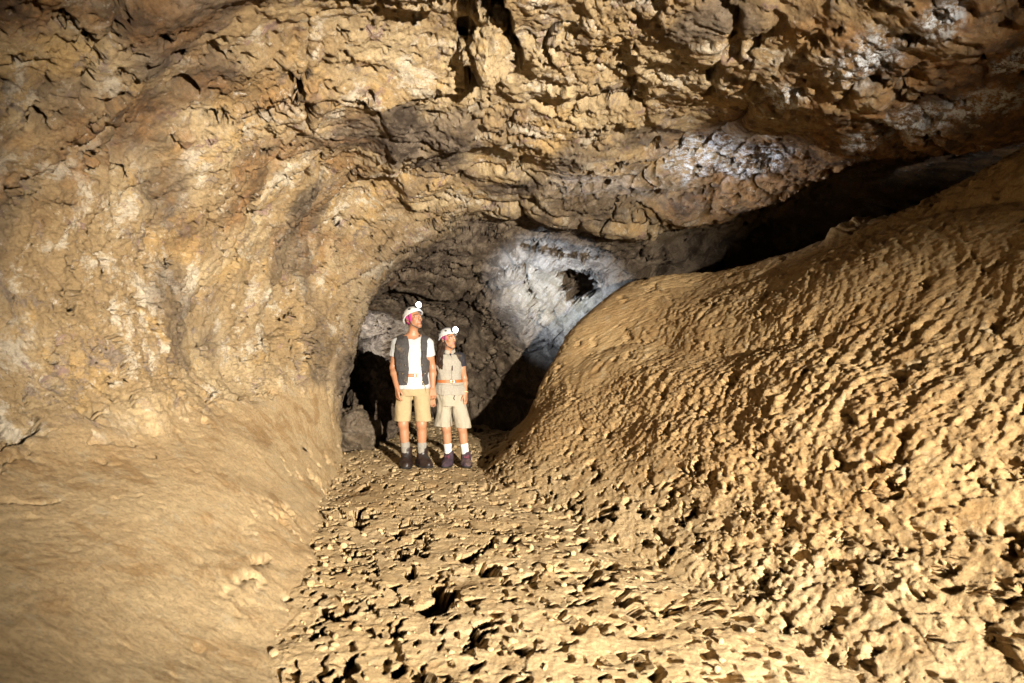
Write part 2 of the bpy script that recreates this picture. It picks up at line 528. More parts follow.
def hit(px, py):
    """the first shell vertex seen through a pixel of the photograph's view"""
    Q = SHELL
    e = (Q[:, 0] / np.maximum(Q[:, 1], .1) * FPX + 512 - px) ** 2 + (341.5 - (Q[:, 2] - HCAM) / np.maximum(Q[:, 1], .1) * FPX - py) ** 2
    e[Q[:, 1] < 1] = 1e9
    m = np.where(e < max(30, e.min() + 1))[0]
    return Q[m[np.argmin(Q[m, 1])]].copy()


def finish_shell():
    ys, ui, sh, Q, N, d, slope, roof = build_shell()
    Q = Q + N * d[:, None]
    wob = .28 * fbm(Q, 5, 3, 401)
    # hole at the top of the end wall, the slot over it, clefts in the roof beside the wedged boulder
    global SHELL
    SHELL = Q
    c = hit(577, 290)
    sl = [hit(x, y) for x, y in ((530, 243), (548, 249), (566, 254), (584, 257))]
    cl = [hit(x, y) for x, y in ((463, 8), (466, 45), (472, 85), (488, 8), (500, 38), (512, 66))]
    bo = [hit(x, y) for x, y in ((620, 175), (606, 190), (710, 100), (714, 78), (180, 60), (190, 90), (296, 92), (655, 152))]
    Q = carve(Q, [(c, (.23, .7, .19), (.15, 1, .1), 1.2), (c + np.array((-.16, 0, .13), np.float32), (.2, .6, .07), (.1, 1, .3), .7)], wob * 1.5)
    spots = []
    spots += [(q, (.22, .6, .07), (0, 1, .2), .22) for q in sl]
    spots += [(q, (.085, .32, .32), (-.1, .35, 1), .8) for q in cl]
    spots += [(q, (.05, .16, .12), (0, .5, .8), .22) for q in bo]
    Q = carve(Q, spots, wob * .55)
    pits = [(x, y, .022) for x, y in ((104, 459), (155, 453), (133, 440), (305, 443), (178, 428))]
    pits += [(x, y, .045) for x, y in ((297, 352), (296, 362), (40, 120), (62, 20), (90, 40), (170, 45), (212, 120), (225, 112), (120, 178), (270, 155))]
    w2 = pn(Q, 26, 407) + .6 * pn(Q, 60, 409)
    Q = carve(Q, [(hit(x, y), (r, r * 1.5, r * 1.2), (.15, .9, -.45) if y > 400 else (-.2, .6, .8), .16) for x, y, r in pits], w2 * .6)
    SHELL = Q
    # masks
    WHITE_SPOTS = [(hit(x, y), r) for x, y, r in ((700, 160, (.36, .6, .24)), (755, 165, (.40, .6, .13)), (862, 66, (.20, .26, .20)), (940, 20, (.13, .2, .10)),
                                                  (912, 128, (.24, .3, .12)), (860, 146, (.18, .3, .09)), (775, 102, (.16, .3, .14)), (985, 105, (.2, .3, .09)), (1015, 60, (.1, .2, .06)))]
    w1 = .35 * fbm(Q, 3.6, 5, 421, .62)
    white = blob(Q, [(c, r) for c, r in WHITE_SPOTS], w1)
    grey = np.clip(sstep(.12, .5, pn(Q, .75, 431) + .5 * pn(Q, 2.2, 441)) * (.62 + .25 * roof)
                   + .95 * sstep(7.6, 9.2, Q[:, 1]) + .8 * blob(Q, [(c, r) for c, r in GREY_SPOTS], w1), 0, 1) * (1 - slope) * (1 - .18 * blob(Q, [(hit(550, 300), (.8, 1.2, .6))], .5 * w1))  # passage shade put into the far rock's colour, eased where the beam lands
    rust_and_shade = np.clip(sstep(1.0, 2.6, Q[:, 0] + w1 * 2) * roof * (1 - sstep(7, 9, Q[:, 1])) * .9
                   + .85 * sstep(2.0, 2.9, Q[:, 2] + w1 * 1.6) * sstep(-1.0, -2.2, Q[:, 0] + w1) * sstep(-.25, .25, pn(Q, 1.5, 453)), 0, 1)  # upper left: darker rock and light fall-off, both put into the colour
    ny, nx = sh[:2]
    P = Q.reshape(sh)
    att = {'white': white, 'grey': grey, 'rust_and_shade': rust_and_shade, 'mud': np.clip(slope + .25 * (fbm(Q, 6, 3, 451)) * (slope > .02) * (slope < .98), 0, 1)}
    cols = [int(np.searchsorted(ui, k)) for k in (0, 2.95, 6.2, 13.0)]
    names = [("mud_slope", M_ROCK, "smooth pale mud slope running along the foot of the left rock wall", "mud slope"),
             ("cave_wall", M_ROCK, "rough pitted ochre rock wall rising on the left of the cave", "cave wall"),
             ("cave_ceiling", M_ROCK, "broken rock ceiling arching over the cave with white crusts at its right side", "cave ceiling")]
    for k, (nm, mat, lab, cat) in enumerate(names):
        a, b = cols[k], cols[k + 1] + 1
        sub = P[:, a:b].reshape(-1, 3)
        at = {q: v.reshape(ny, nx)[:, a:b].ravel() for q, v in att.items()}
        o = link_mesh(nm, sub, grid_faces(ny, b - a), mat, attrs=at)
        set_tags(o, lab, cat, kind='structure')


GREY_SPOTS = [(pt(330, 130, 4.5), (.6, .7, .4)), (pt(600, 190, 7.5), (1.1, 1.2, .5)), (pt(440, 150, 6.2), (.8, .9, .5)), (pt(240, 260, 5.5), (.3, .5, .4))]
finish_shell()


def qcut(v, a, b):
    """0 below the quantile a of v, 1 above the quantile b"""
    a, b = np.quantile(v[::37], (a, b))
    return sstep(a, b, v)


def build_bank():
    ys = ystations(-7, 11, .0034, 1.0)
    seg = [16, 90, 150, 180, 150, 110, 60, 20, 8]
    ui = np.concatenate([k + np.arange(int(n * DENS)) / int(n * DENS) for k, n in enumerate(seg)] + [[9.0]])
    XZ = cspline(pchip(BK_Y, bank_net(), ys), ui)
    ny, nx = XZ.shape[:2]
    P = np.stack([XZ[..., 0], np.broadcast_to(ys[:, None], (ny, nx)), XZ[..., 1]], -1).astype(np.float32)
    sh = P.shape
    Q = P.reshape(-1, 3)
    u = np.broadcast_to(ui.astype(np.float32)[None, :], (ny, nx)).ravel()
    N = grid_normals(P).reshape(-1, 3)
    N *= np.sign(np.mean(N[:, 2]))
    up = sstep(1.8, 3.6, u)                                    # draped mud high on the bank, clods low down
    d = .09 * fbm(warp(Q, .6, .3, 5), (.6, .35, .6), 3, 501)
    # terraces running along the bank
    h = Q[:, 2] + .16 * pn(Q, .7, 511) + .1 * Q[:, 1] * .25
    d += .065 * np.abs(np.sin(h * 4.2 + 1.2 * pn(Q, (1.1, .5, 1.1), 521))) ** .7 * (.35 + .65 * up)
    var = .5 + .5 * sstep(-.3, .3, pn(warp(Q, 2, .1, 523), (1.1, .7, 1.1), 525))
    for c in (pt(838, 240, 6.1), pt(858, 236, 6.05), pt(882, 226, 5.95), pt(905, 222, 5.8)):
        d += .11 * np.exp(-np.sum((Q - c) ** 2, 1) / .0095)
    # coordinates: along the bank (s) and down it (t)
    s = Q[:, 1] * .93 - Q[:, 0] * .36
    t = Q[:, 2] * 1.3 + .3 * Q[:, 0]
    w = .10 * pn(Q, 2.3, 531) + .05 * pn(Q, 5.5, 541)
    D = np.stack([s + w + .16 * np.sin(t * 3.0 + 2.2 * pn(Q, .9, 551)), t + .6 * w, np.zeros_like(s)], 1).astype(np.float32)
    rip = fbm(D, (8.0, 1.9, 1), 3, 561, .55, True)
    d += up * var * .017 * rip
    d += var * .012 * fbm(D, (19, 7, 1), 3, 571, .65, True) * (.35 + .65 * up)
    F1, F2, r, tilt = vor(warp(warp(Q, 6, .05, 581), 17, .014, 583), (8.5, 5.5, 9.5), 9)
    low = 1 - .65 * up
    d += low * sstep(-.5, .3, pn(Q, .9, 585)) * (.026 * tilt + .014 * (r - .5))
    d *= 1 - .65 * sstep(7.7, 8.6, Q[:, 1])
    Q = Q + N * d[:, None]
    N = renorm(Q, sh, N)
    # holes and crumbs
    d = -.055 * sstep(.48, .62, fbm(warp(Q, 10, .04, 3), (6.2, 4.6, 6.2), 3, 631, .58)) * (1 - .4 * up)
    d += (.3 + .7 * var) * .011 * fbm(Q, (9, 6, 9), 4, 621, .52)
    Q = Q + N * d[:, None]
    N = renorm(Q, sh, N)
    F1, F2, r, tilt = vor(warp(Q, 25, .010, 651), (22, 16, 25), 19)
    d = var * (.026 * tilt + .006 * (r - .5)) + .003 * fbm(Q, 33, 3, 641, .6)
    low = (1 - sstep(1.4, 2.5, u + .4 * fbm(Q, 1.6, 4, 661, .6))).astype(np.float32)
    hole = fbm(warp(Q, 14, .03, 745), (9.5, 5, 9.5), 3, 663, .58)
    b2 = low * qcut(hole, .90, .92)
    hole = fbm(warp(Q, 8, .04, 745), (4.4, 2.2, 4.4), 3, 665, .6)
    b1 = low * qcut(hole, .94, .96)
    d -= .08 * b2 + .11 * b1
    Q = Q + N * d[:, None]
    Q[:, 1] += .14 * b2 + .19 * b1; Q[:, 0] -= .03 * b2 + .04 * b1
    o = link_mesh("mud_bank", Q, grid_faces(ny, nx), M_BANK, attrs={'low': low})
    set_tags(o, "high bank of rippled ochre mud sloping up the right side of the cave", "mud bank", kind='structure')


build_bank()


def floor_h(x, y):
    """height of the trodden floor without its clods"""
    Q = np.stack([x, y, np.zeros_like(x)], 1).astype(np.float32)
    return .05 * fbm(Q, .7, 3, 701)


def build_floor():
    ys = ystations(-7, 17, .0030, 1.4)
    nx = int(800 * DENS)
    y = ys[:, None]
    xl = pchip(SH_Y, np.array([r[1][0] for r in SH]), ys)[:, None] - .45
    xr = pchip(BK_Y + [13, 17], np.array(BK_XR + [-.8, -5.0]), ys)[:, None] + .5
    tt = np.linspace(0, 1, nx)[None, :]
    X = (xl + (xr - xl) * tt).astype(np.float32); Yg = np.broadcast_to(y, X.shape).astype(np.float32)
    Q = np.stack([X, Yg, np.zeros_like(X)], -1).reshape(-1, 3)
    z = floor_h(Q[:, 0], Q[:, 1])
    W = warp(warp(Q, 4, .07, 711), 15, .018, 713)
    flat = np.array([1, 1, 0], np.float32)
    rough = .35 + .65 * sstep(-.35, .25, pn(Q, .8, 721))
    z += .014 * fbm(W, 2.4, 3, 731, .55) + (.3 + .7 * rough) * .007 * fbm(W, (7, 3.6, 7), 4, 733, .5)
    # trodden hollows and deep holes
    hole = fbm(warp(warp(Q, 5, .07, 741), 16, .022, 743), (4.4, 2.2, 1), 3, 751, .6)
    m1 = qcut(hole, .935, .945)
    z -= .26 * m1
    hole = fbm(warp(Q, 14, .03, 745), (9.5, 5, 1), 3, 753, .58)
    m2 = qcut(hole + .2 * pn(Q, .9, 765), .885, .90)
    z -= .12 * m2
    hole = pn(warp(Q, 20, .02, 757), (20, 11, 1), 759)
    m3 = qcut(hole + .2 * pn(Q, 1.3, 767), .89, .91)
    z -= .045 * m3
    z += .0025 * fbm(Q, 17, 4, 761, .6)
    edge = np.broadcast_to(1 - sstep(.08, .26, tt + .05 * 0), X.shape).ravel()
    z += edge * (.03 + .07 * fbm(Q, (1.2, .5, 1), 2, 769, .5))          # mud crept in from the slope
    Q[:, 2] = z
    global NXF
    NXF = nx
    sh = (len(ys), nx, 3)
    N = grid_normals(Q.reshape(sh)).reshape(-1, 3); N *= np.sign(np.mean(N[:, 2]))
    Q = Q + N * (.0035 * fbm(Q, 24, 3, 771, .6))[:, None]
    und = .36 * m1 + .20 * m2 + .08 * m3                     # hollows undercut on their far side
    Q[:, 0] += .012 * pn(Q, 13, 781) - .22 * und; Q[:, 1] += .016 * pn(Q, 11, 791) + und
    o = link_mesh("cave_floor", Q, grid_faces(*sh[:2]), M_FLOOR)
    set_tags(o, "trodden cave floor of lumpy dried mud full of hollows", "cave floor", kind='structure')
    return Q


FLOOR = build_floor()


def ground_z(x, y, r=.12):
    m = (np.abs(FLOOR[:, 0] - x) < r) & (np.abs(FLOOR[:, 1] - y) < r)
    return float(np.percentile(FLOOR[m, 2], 75)) if m.any() else 0.0

# ------------------------------------------------------------------ figures: distance fields meshed with surface nets
def unit(v):
    v = np.asarray(v, float)
    return v / np.linalg.norm(v)


def rot(yaw=0, pitch=0, roll=0):
    """yaw to +x, pitch up, roll; degrees. The figure's front is -y"""
    a, p, r = map(math.radians, (yaw, pitch, roll))
    return np.array((Matrix.Rotation(a, 3, 'Z') @ Matrix.Rotation(-p, 3, 'X') @ Matrix.Rotation(r, 3, 'Y')))


class Field:
    def __init__(self, lo, hi, h=.005):
        self.h = h
        self.ax = [np.arange(l, u + h, h, dtype=np.float32) for l, u in zip(lo, hi)]
        self.F = np.full([len(a) for a in self.ax], 1.0, np.float32)

    def grid(self, sl=(slice(None),) * 3):
        return (self.ax[0][sl[0]][:, None, None], self.ax[1][sl[1]][None, :, None], self.ax[2][sl[2]][None, None, :])

    def put(self, fn, lo, hi, k=.02, op='u'):
        m = k + 3 * self.h
        sl = tuple(slice(max(0, int(np.searchsorted(a, l - m)) - 1), int(np.searchsorted(a, u + m)) + 1) for a, l, u in zip(self.ax, lo, hi))
        d = fn(*self.grid(sl))
        A = self.F[sl]
        if op == 'u':
            e = np.maximum(k - np.abs(A - d), 0) / max(k, 1e-6)
            self.F[sl] = np.minimum(A, d) - e * e * k * .25
        else:
            d = -d
            e = np.maximum(k - np.abs(A - d), 0) / max(k, 1e-6)
            self.F[sl] = np.maximum(A, d) + e * e * k * .25

    def cone(self, a, b, ra, rb, k=.02, op='u', flat=None):
        a, b = np.asarray(a, float), np.asarray(b, float)
        ab = b - a
        L2 = float(ab @ ab)
        R = max(ra, rb) * (max(1, flat[1]) if flat else 1)

        def fn(x, y, z):
            x, y, z = x - a[0], y - a[1], z - a[2]
            t = np.clip((x * ab[0] + y * ab[1] + z * ab[2]) / L2, 0, 1)
            x, y, z = x - t * ab[0], y - t * ab[1], z - t * ab[2]
            q = x * x + y * y + z * z
            if flat:                                  # stretch the section along a direction
                n, s = flat
                p = x * n[0] + y * n[1] + z * n[2]
                q = q + p * p * (1 / s ** 2 - 1)
            return np.sqrt(np.maximum(q, 0)) - (ra + (rb - ra) * t)
        self.put(fn, np.minimum(a, b) - R, np.maximum(a, b) + R, k, op)

    def chain(self, pts, rs, k=.02, op='u', flat=None):
        for i in range(len(pts) - 1):
            self.cone(pts[i], pts[i + 1], rs[i], rs[i + 1], k, op, flat)

    def ell(self, c, r, R=None, k=.02, op='u'):
        c, r = np.asarray(c, float), np.asarray(r, float)
        R = np.eye(3) if R is None else R
        e = np.abs(R) @ r

        def fn(x, y, z):
            x, y, z = x - c[0], y - c[1], z - c[2]
            q = [(x * R[0, i] + y * R[1, i] + z * R[2, i]) / r[i] for i in range(3)]
            return (np.sqrt(q[0] ** 2 + q[1] ** 2 + q[2] ** 2) - 1) * r.min()
        self.put(fn, c - e, c + e, k, op)

    def box(self, c, r, R=None, rd=.005, k=.004, op='u'):
        c, r = np.asarray(c, float), np.asarray(r, float)
        R = np.eye(3) if R is None else R
        e = np.abs(R) @ r

        def fn(x, y, z):
            x, y, z = x - c[0], y - c[1], z - c[2]
            q = [np.abs(x * R[0, i] + y * R[1, i] + z * R[2, i]) - r[i] + rd for i in range(3)]
            out = np.sqrt(sum(np.maximum(v, 0) ** 2 for v in q))
            return out + np.minimum(np.maximum(np.maximum(q[0], q[1]), q[2]), 0) - rd
        self.put(fn, c - e, c + e, k, op)

    def loft(self, T, inf=0.0, yaw=0.0, z0=None, z1=None, k=.02, op='u', pw=2.3):
        """stacked oval sections T = rows (z, cx, cy, rx, ry)"""
        T = np.asarray(sorted(T), float)
        z0 = T[0, 0] if z0 is None else z0
        z1 = T[-1, 0] if z1 is None else z1
        c, s = math.cos(math.radians(yaw)), math.sin(math.radians(yaw))
        R = T[:, 3:].max() + inf

        def fn(x, y, z):
            cx, cy, rx, ry = [np.interp(z, T[:, 0], T[:, i]).astype(np.float32) for i in (1, 2, 3, 4)]
            x, y = x - cx, y - cy
            u, v = x * c + y * s, -x * s + y * c
            rx, ry = rx + inf, ry + inf
            d = ((np.abs(u) / rx) ** pw + (np.abs(v) / ry) ** pw) ** (1 / pw)
            d = (d - 1) * np.minimum(rx, ry)
            return np.maximum(d, np.maximum(z - z1, z0 - z))
        lo = [T[:, 1].min() - R, T[:, 2].min() - R, z0]
        hi = [T[:, 1].max() + R, T[:, 2].max() + R, z1]
        self.put(fn, lo, hi, k, op)

    def cut(self, fn):
        """keep only where fn(x,y,z) < 0"""
        self.F = np.maximum(self.F, fn(*self.grid()).astype(np.float32))

    def ruffle(self, amp, f, off=0, fine=0.0):
        X = np.stack(np.broadcast_arrays(*self.grid()), -1).reshape(-1, 3)
        m = np.where(np.abs(self.F.ravel()) < .03)[0]
        Q = np.ascontiguousarray(X[m])
        n = amp * fbm(warp(Q, 6, .03, off), f, 3, off, .5)
        if fine:
            n += fine * pn(Q, 90, off)
        self.F.ravel()[m] += n.astype(np.float32)

    def mesh(self):
        F = self.F
        ins = F < 0
        c8 = [(i, j, k) for i in (0, 1) for j in (0, 1) for k in (0, 1)]
        n = [s - 1 for s in F.shape]
        sub = lambda A, o: A[o[0]:o[0] + n[0], o[1]:o[1] + n[1], o[2]:o[2] + n[2]]
        cnt = sum(sub(ins, o).astype(np.int8) for o in c8)
        I = np.argwhere((cnt > 0) & (cnt < 8))
        vid = np.full(n, -1, np.int32)
        vid[tuple(I.T)] = np.arange(len(I))
        V = {o: F[I[:, 0] + o[0], I[:, 1] + o[1], I[:, 2] + o[2]] for o in c8}
        acc = np.zeros((len(I), 3)); w = np.zeros(len(I))
        for o in c8:
            for a in range(3):
                if o[a] == 0:
                    q = list(o); q[a] = 1; q = tuple(q)
                    va, vb = V[o], V[q]
                    m = (va < 0) != (vb < 0)
                    t = np.where(m, va / np.where(m, va - vb, 1), 0)
                    p = np.array(o, float)[None, :].repeat(len(I), 0)
                    p[:, a] += t
                    acc += p * m[:, None]; w += m
        P = acc / w[:, None] + I
        P = P * self.h + np.array([a[0] for a in self.ax])
        faces = []
        for a in range(3):
            b, c = (a + 1) % 3, (a + 2) % 3
            s0 = [slice(1, n[d]) for d in range(3)]
            s0[a] = slice(0, n[a]); s1 = list(s0); s1[a] = slice(1, n[a] + 1)
            A, B = ins[tuple(s0)], ins[tuple(s1)]
            E = np.argwhere(A != B)
            E = E + np.array([0 if d == a else 1 for d in range(3)])
            fl = ins[tuple(E.T)]

            def at(db, dc):
                q = E.copy(); q[:, b] -= db; q[:, c] -= dc
                return vid[tuple(q.T)]
            f = np.stack([at(1, 1), at(0, 1), at(0, 0), at(1, 0)], 1)
            f[~fl] = f[~fl][:, ::-1]
            faces.append(f)
        return P.astype(np.float32), np.concatenate(faces)

    def obj(self, name, mat, parent=None, smooth=2, color=None, label=None):
        P, f = self.mesh()
        f = f[(f >= 0).all(1)]
        for _ in range(smooth):                       # relax the voxel steps
            s = np.zeros_like(P); c = np.zeros(len(P), np.float32)
            for i in range(4):
                for j in ((i + 1) % 4,):
                    for ax in range(3):
                        s[:, ax] += np.bincount(f[:, i], P[f[:, j], ax], len(P))
                        s[:, ax] += np.bincount(f[:, j], P[f[:, i], ax], len(P))
                    c += np.bincount(f[:, i], minlength=len(P)) + np.bincount(f[:, j], minlength=len(P))
            P = P + .5 * (s / np.maximum(c, 1)[:, None] - P)
        P = P.astype(np.float32)
        o = link_mesh(name, P, f, mat, parent, attrs={'tint': color(P)} if color else None)
        if label: o["label"] = label
        return o


def skin_material(name):
    t = NT(name)
    base = t.attr("tint", True)
    c = t.mix(t.ramp(t.noise(26, 5, .6), .35, .7), base, t.mix(.18, base, (.40, .14, .07)))
    t.b.inputs["Subsurface Weight"].default_value = .08
    t.b.inputs["Subsurface Radius"].default_value = (.01, .004, .002)
    return t.done(c, .48, t.bump(t.noise(240, 4, .6), .08, .002), .4)


M_SKIN = skin_material("skin")
M_TEE = cloth("white_cotton", (.40, .395, .385), .08, 30)
M_VEST = cloth("charcoal_canvas", (.060, .054, .052), .35, 70)
M_TAN = cloth("tan_twill", (.34, .255, .14), .10, 40)
M_BEIGE = cloth("beige_cotton", (.33, .285, .215), .10, 45)
M_LINEN = cloth("beige_canvas", (.30, .265, .215), .2, 60)
M_DARKTEE = cloth("dark_grey_jersey", (.022, .021, .026), .2, 60)
M_LEATHER = plain("orange_brown_leather", (.36, .105, .026), .5)
M_BOOT = plain("dark_boot_leather", (.026, .015, .012), .42, var=.4)
M_SOLE = plain("black_rubber", (.015, .014, .013), .7)
M_SHOE = cloth("plum_grey_suede", (.062, .038, .050), .5, 38)
M_LACE = plain("red_lace", (.20, .035, .05), .7)
M_GREYSOCK = cloth("grey_wool", (.26, .235, .20), .25, 120)
M_WHITESOCK = cloth("white_wool", (.58, .56, .52), .15, 120)
M_HELMET = plain("white_helmet_shell", (.50, .49, .47), .32, var=.05)
M_VENT = plain("dark_foam", (.02, .02, .022), .8)
M_PINK = cloth("pink_fabric", (.45, .035, .17), .25, 50)
M_STRAP = cloth("grey_webbing", (.055, .055, .062), .2, 100)
M_LAMPBODY = plain("lamp_plastic", (.05, .05, .055), .4)
M_LENS = emit("headlamp_lens", (.90, .95, 1.0), 26.0)
M_METAL = plain("brass_snap", (.65, .55, .38), .3, 1.0)
M_HAIR = cloth("dark_brown_hair", (.030, .015, .009), .5, 26, .5, .5)
M_BRACELET = plain("pale_gold_beads", (.66, .52, .24), .4, .3)
M_CORD = plain("dark_cord", (.05, .025, .018), .7)


def hand(f, wrist, d, n, th, s=1.0, curl=.45, spread=.04):
    """palm with four bent fingers of their own lengths and a thumb leaving its side near the wrist.
    d: along the hand, n: the way the palm faces, th: the thumb's side"""
    w = np.asarray(wrist, float)
    d = unit(d); n = unit(np.asarray(n) - d * np.dot(n, d)); lat = unit(np.cross(d, n))
    if np.dot(lat, th) < 0: lat = -lat
    offs = np.array([.031, .0105, -.0105, -.031]) * s           # index .. little finger
    for o in offs:
        f.cone(w + d * .012 * s + lat * o * .55, w + d * .088 * s + lat * o * .98, .0165 * s, .0115 * s, .012)
    for o, L in zip(offs, (.070, .079, .073, .058)):
        p = w + d * .086 * s + lat * o
        dd = unit(d + lat * (o / s) * spread * 12)
        ang = .35 * curl
        r = .0092 * s
        for fr in (.44, .31, .25):
            q = p + (dd * math.cos(ang) + n * math.sin(ang)) * L * fr * s
            f.cone(p, q, r, r * .93, .0035)
            p, r, ang = q, r * .93, ang + curl
    p = w + d * .028 * s + lat * .026 * s + n * .006 * s
    dd = unit(d * .75 + lat * .62 + n * .25)
    q = p + dd * .043 * s
    f.cone(p, q, .0150 * s, .0115 * s, .008)
    e = q + unit(d * .95 + lat * .18 + n * .35) * .033 * s
    f.cone(q, e, .0110 * s, .0088 * s, .004)


def head(f, c, R, s=1.0, fem=False):
    """skull, jaw, brows, eyes, nose, mouth and ears about the head's centre c, turned by R"""
    T = lambda *p: np.asarray(c) + R @ (np.array(p) * s)
    E = lambda p, r, k=.02, op='u', Q=None: f.ell(T(*p), np.array(r) * s, R if Q is None else R @ Q, k, op)
    E((0, .016, .028), (.076, .095, .088))
    E((0, -.022, -.035), (.055 if not fem else .053, .066, .078), .03)
    f.cone(T(-.037, -.012, -.066), T(0, -.068, -.096), .020 * s, .019 * s, .025)
    f.cone(T(.037, -.012, -.066), T(0, -.068, -.096), .020 * s, .019 * s, .025)
    E((0, -.078, -.097), (.019, .015, .015), .02)                # chin
    for q in (-1, 1):
        E((q * .043, -.062, -.018), (.018, .018, .016), .02)     # cheekbone
        E((q * .031, -.097, .006), (.017, .012, .011), .012, 's')    # eye socket
        f.cone(T(q * .012, -.090, .026), T(q * .046, -.076, .024), .0085 * s, .007 * s, .012)   # brow
        E((q * .031, -.0785, .005), (.0125, .0125, .0115), .003)  # eyeball
        E((q * .078, .012, -.006), (.010, .021, .031), .006, Q=rot(q * -22))
        E((q * .083, .006, -.004), (.006, .011, .017), .004, 's', rot(q * -22))
        E((q * .011, -.100, -.029), (.0085, .010, .0075), .006)   # nostrils
    f.cone(T(0, -.088, .016), T(0, -.110, -.024), .0085 * s, .0115 * s, .008)
    E((0, -.0845, -.0535), (.021, .012, .006), .005)
    E((0, -.0840, -.0635), (.017, .012, .0065), .005)
    E((0, -.100, -.0585), (.020, .012, .0012), .003, 's')
    return T


def face_tint(P, c, R, s, skin, lip, brow, stubble=0.0, base=None):
    q = ((P - np.asarray(c)) @ R) / s
    col = np.repeat(np.array([skin], np.float32), len(P), 0)
    x, y, z = np.abs(q[:, 0]), q[:, 1], q[:, 2]
    near = (y < -.04) & (np.abs(z) < .14) & (x < .09)

    def paint(m, c2, a=1.0):
        m = (np.clip(m, 0, 1) * near * a)[:, None].astype(np.float32)
        col[:] = col * (1 - m) + np.array(c2, np.float32) * m
    if stubble:
        paint(sstep(.02, .05, -z) * sstep(.07, .05, x * .6), tuple(np.array(skin) * .72), stubble)
    paint((1 - sstep(.0055, .0085, np.abs(z - .0275 + .1 * (x - .03) ** 1))) * sstep(.010, .014, x) * (1 - sstep(.046, .054, x)), brow, .9)
    eye = np.sqrt(((x - .031) / .0125) ** 2 + ((z - .005) / .0062) ** 2)
    paint(1 - sstep(1.0, 1.35, eye), (.03, .015, .01), .9)
    paint(1 - sstep(.75, .95, eye), (.70, .66, .62))
    paint(1 - sstep(.0048, .0062, np.hypot(x - .031 - .0, z - .005)), (.035, .018, .010))
    paint(1 - sstep(.85, 1.15, np.sqrt((x / .0245) ** 2 + ((z + .0588) / .0125) ** 2)), lip, .85)
    return col


def helmet_set(root, c, R, s, pink, lamp_at, strap_chin):
    T = lambda *p: np.asarray(c) + R @ (np.array(p) * s)
    lo, hi = np.asarray(c) - .26, np.asarray(c) + .26
    loc = lambda x, y, z: tuple(sum((v - cc) * R[j, i] for j, (v, cc) in enumerate(zip((x, y, z), c))) / s for i in range(3))
    f = Field(lo, hi, .0045)
    f.ell(T(0, .014, .040), np.array((.106, .130, .108)) * s, R)
    f.ell(T(0, .014, .034), np.array((.094, .117, .098)) * s, R, .004, 's')

    def rim(x, y, z):
        u, v, w = loc(x, y, z)
        return ((.034 - .30 * v * (v < 0) - .42 * v * (v > 0)) - w) * s
    f.cut(rim)
    f.chain([T(.1045 * math.sin(a), .014 - .128 * math.cos(a), (.036 + .27 * max(0, .114 * math.cos(a))) if math.cos(a) > 0 else .036 + .05 * math.cos(a)) for a in np.linspace(0, 2 * math.pi, 25)],
            [.0065 * s] * 25, .006)
    hel = f.obj("helmet", M_HELMET, root)
    for p, r in (((.080, -.050, .100), (.012, .020, .010)), ((-.080, -.050, .100), (.012, .020, .010)), ((.045, .02, .142), (.010, .026, .008)),
                 ((-.045, .02, .142), (.010, .026, .008)), ((.094, .045, .085), (.010, .020, .012)), ((-.094, .045, .085), (.010, .020, .012))):
        g = Field(T(*p) - .05, T(*p) + .05, .004)
        g.ell(T(*p), np.array(r) * s, R)
        g.obj("vent", M_VENT, hel)
    # coloured band under the rim
    g = Field(lo, hi, .0045)
    g.ell(T(0, .016, .026), np.array((.087, .107, .098)) * s, R)
    z0, yf = (-.050, -.040) if pink == 'scarf' else (-.004, -.035)

    def band(x, y, z):
        u, v, w = loc(x, y, z)
        return np.maximum(np.maximum((z0 + .35 * v * (v < 0) - w), (yf - v)), w - .06) * s
    g.cut(band)
    g.ruffle(.003, 26, 11)
    g.obj("scarf" if pink == 'scarf' else "helmet_pad", M_PINK, root)
    # chin strap
    g = Field(lo, hi, .004)
    for q in (-1, 1):
        g.chain([T(q * .092, -.035, .038), T(q * .083, -.026, -.030), T(q * .066, -.038, -.082), T(q * .03, -.066, -.116), T(0, -.072, -.119)], [.0048 * s] * 5, .003)
        g.chain([T(q * .094, .05, .02), T(q * .083, -.020, -.036)], [.0045 * s] * 2, .003)
    g.obj("chin_strap", M_STRAP, root)
    # headlamp and its lens
    ld = unit(R @ np.array((0, -1, .15)))
    lp = T(*lamp_at)
    g = Field(lp - .09, lp + .09, .004)
    g.box(lp, (.034, .020, .026), R, .012)
    g.cone(lp - ld * .012, lp + ld * .002, .026, .029, .006)
    lamp = g.obj("headlamp", M_LAMPBODY, root)
    g = Field(lp - .09, lp + .10, .003)
    g.ell(lp + ld * .024, (.032, .022, .032), R)
    g.obj("lens", M_LENS, lamp)
    return lp + ld * .06


def band_loft(root, name, T, mat, inf, z, hh, yaw, buckle=None, h=.005):
    f = Field((-.33, -.3, z - .08), (.33, .3, z + .08), h)
    f.loft(T, inf, yaw, z - hh, z + hh)
    f.loft(T, inf - .012, yaw, z - .2, z + .2, .003, 's')
    o = f.obj(name, mat, root)
    return o


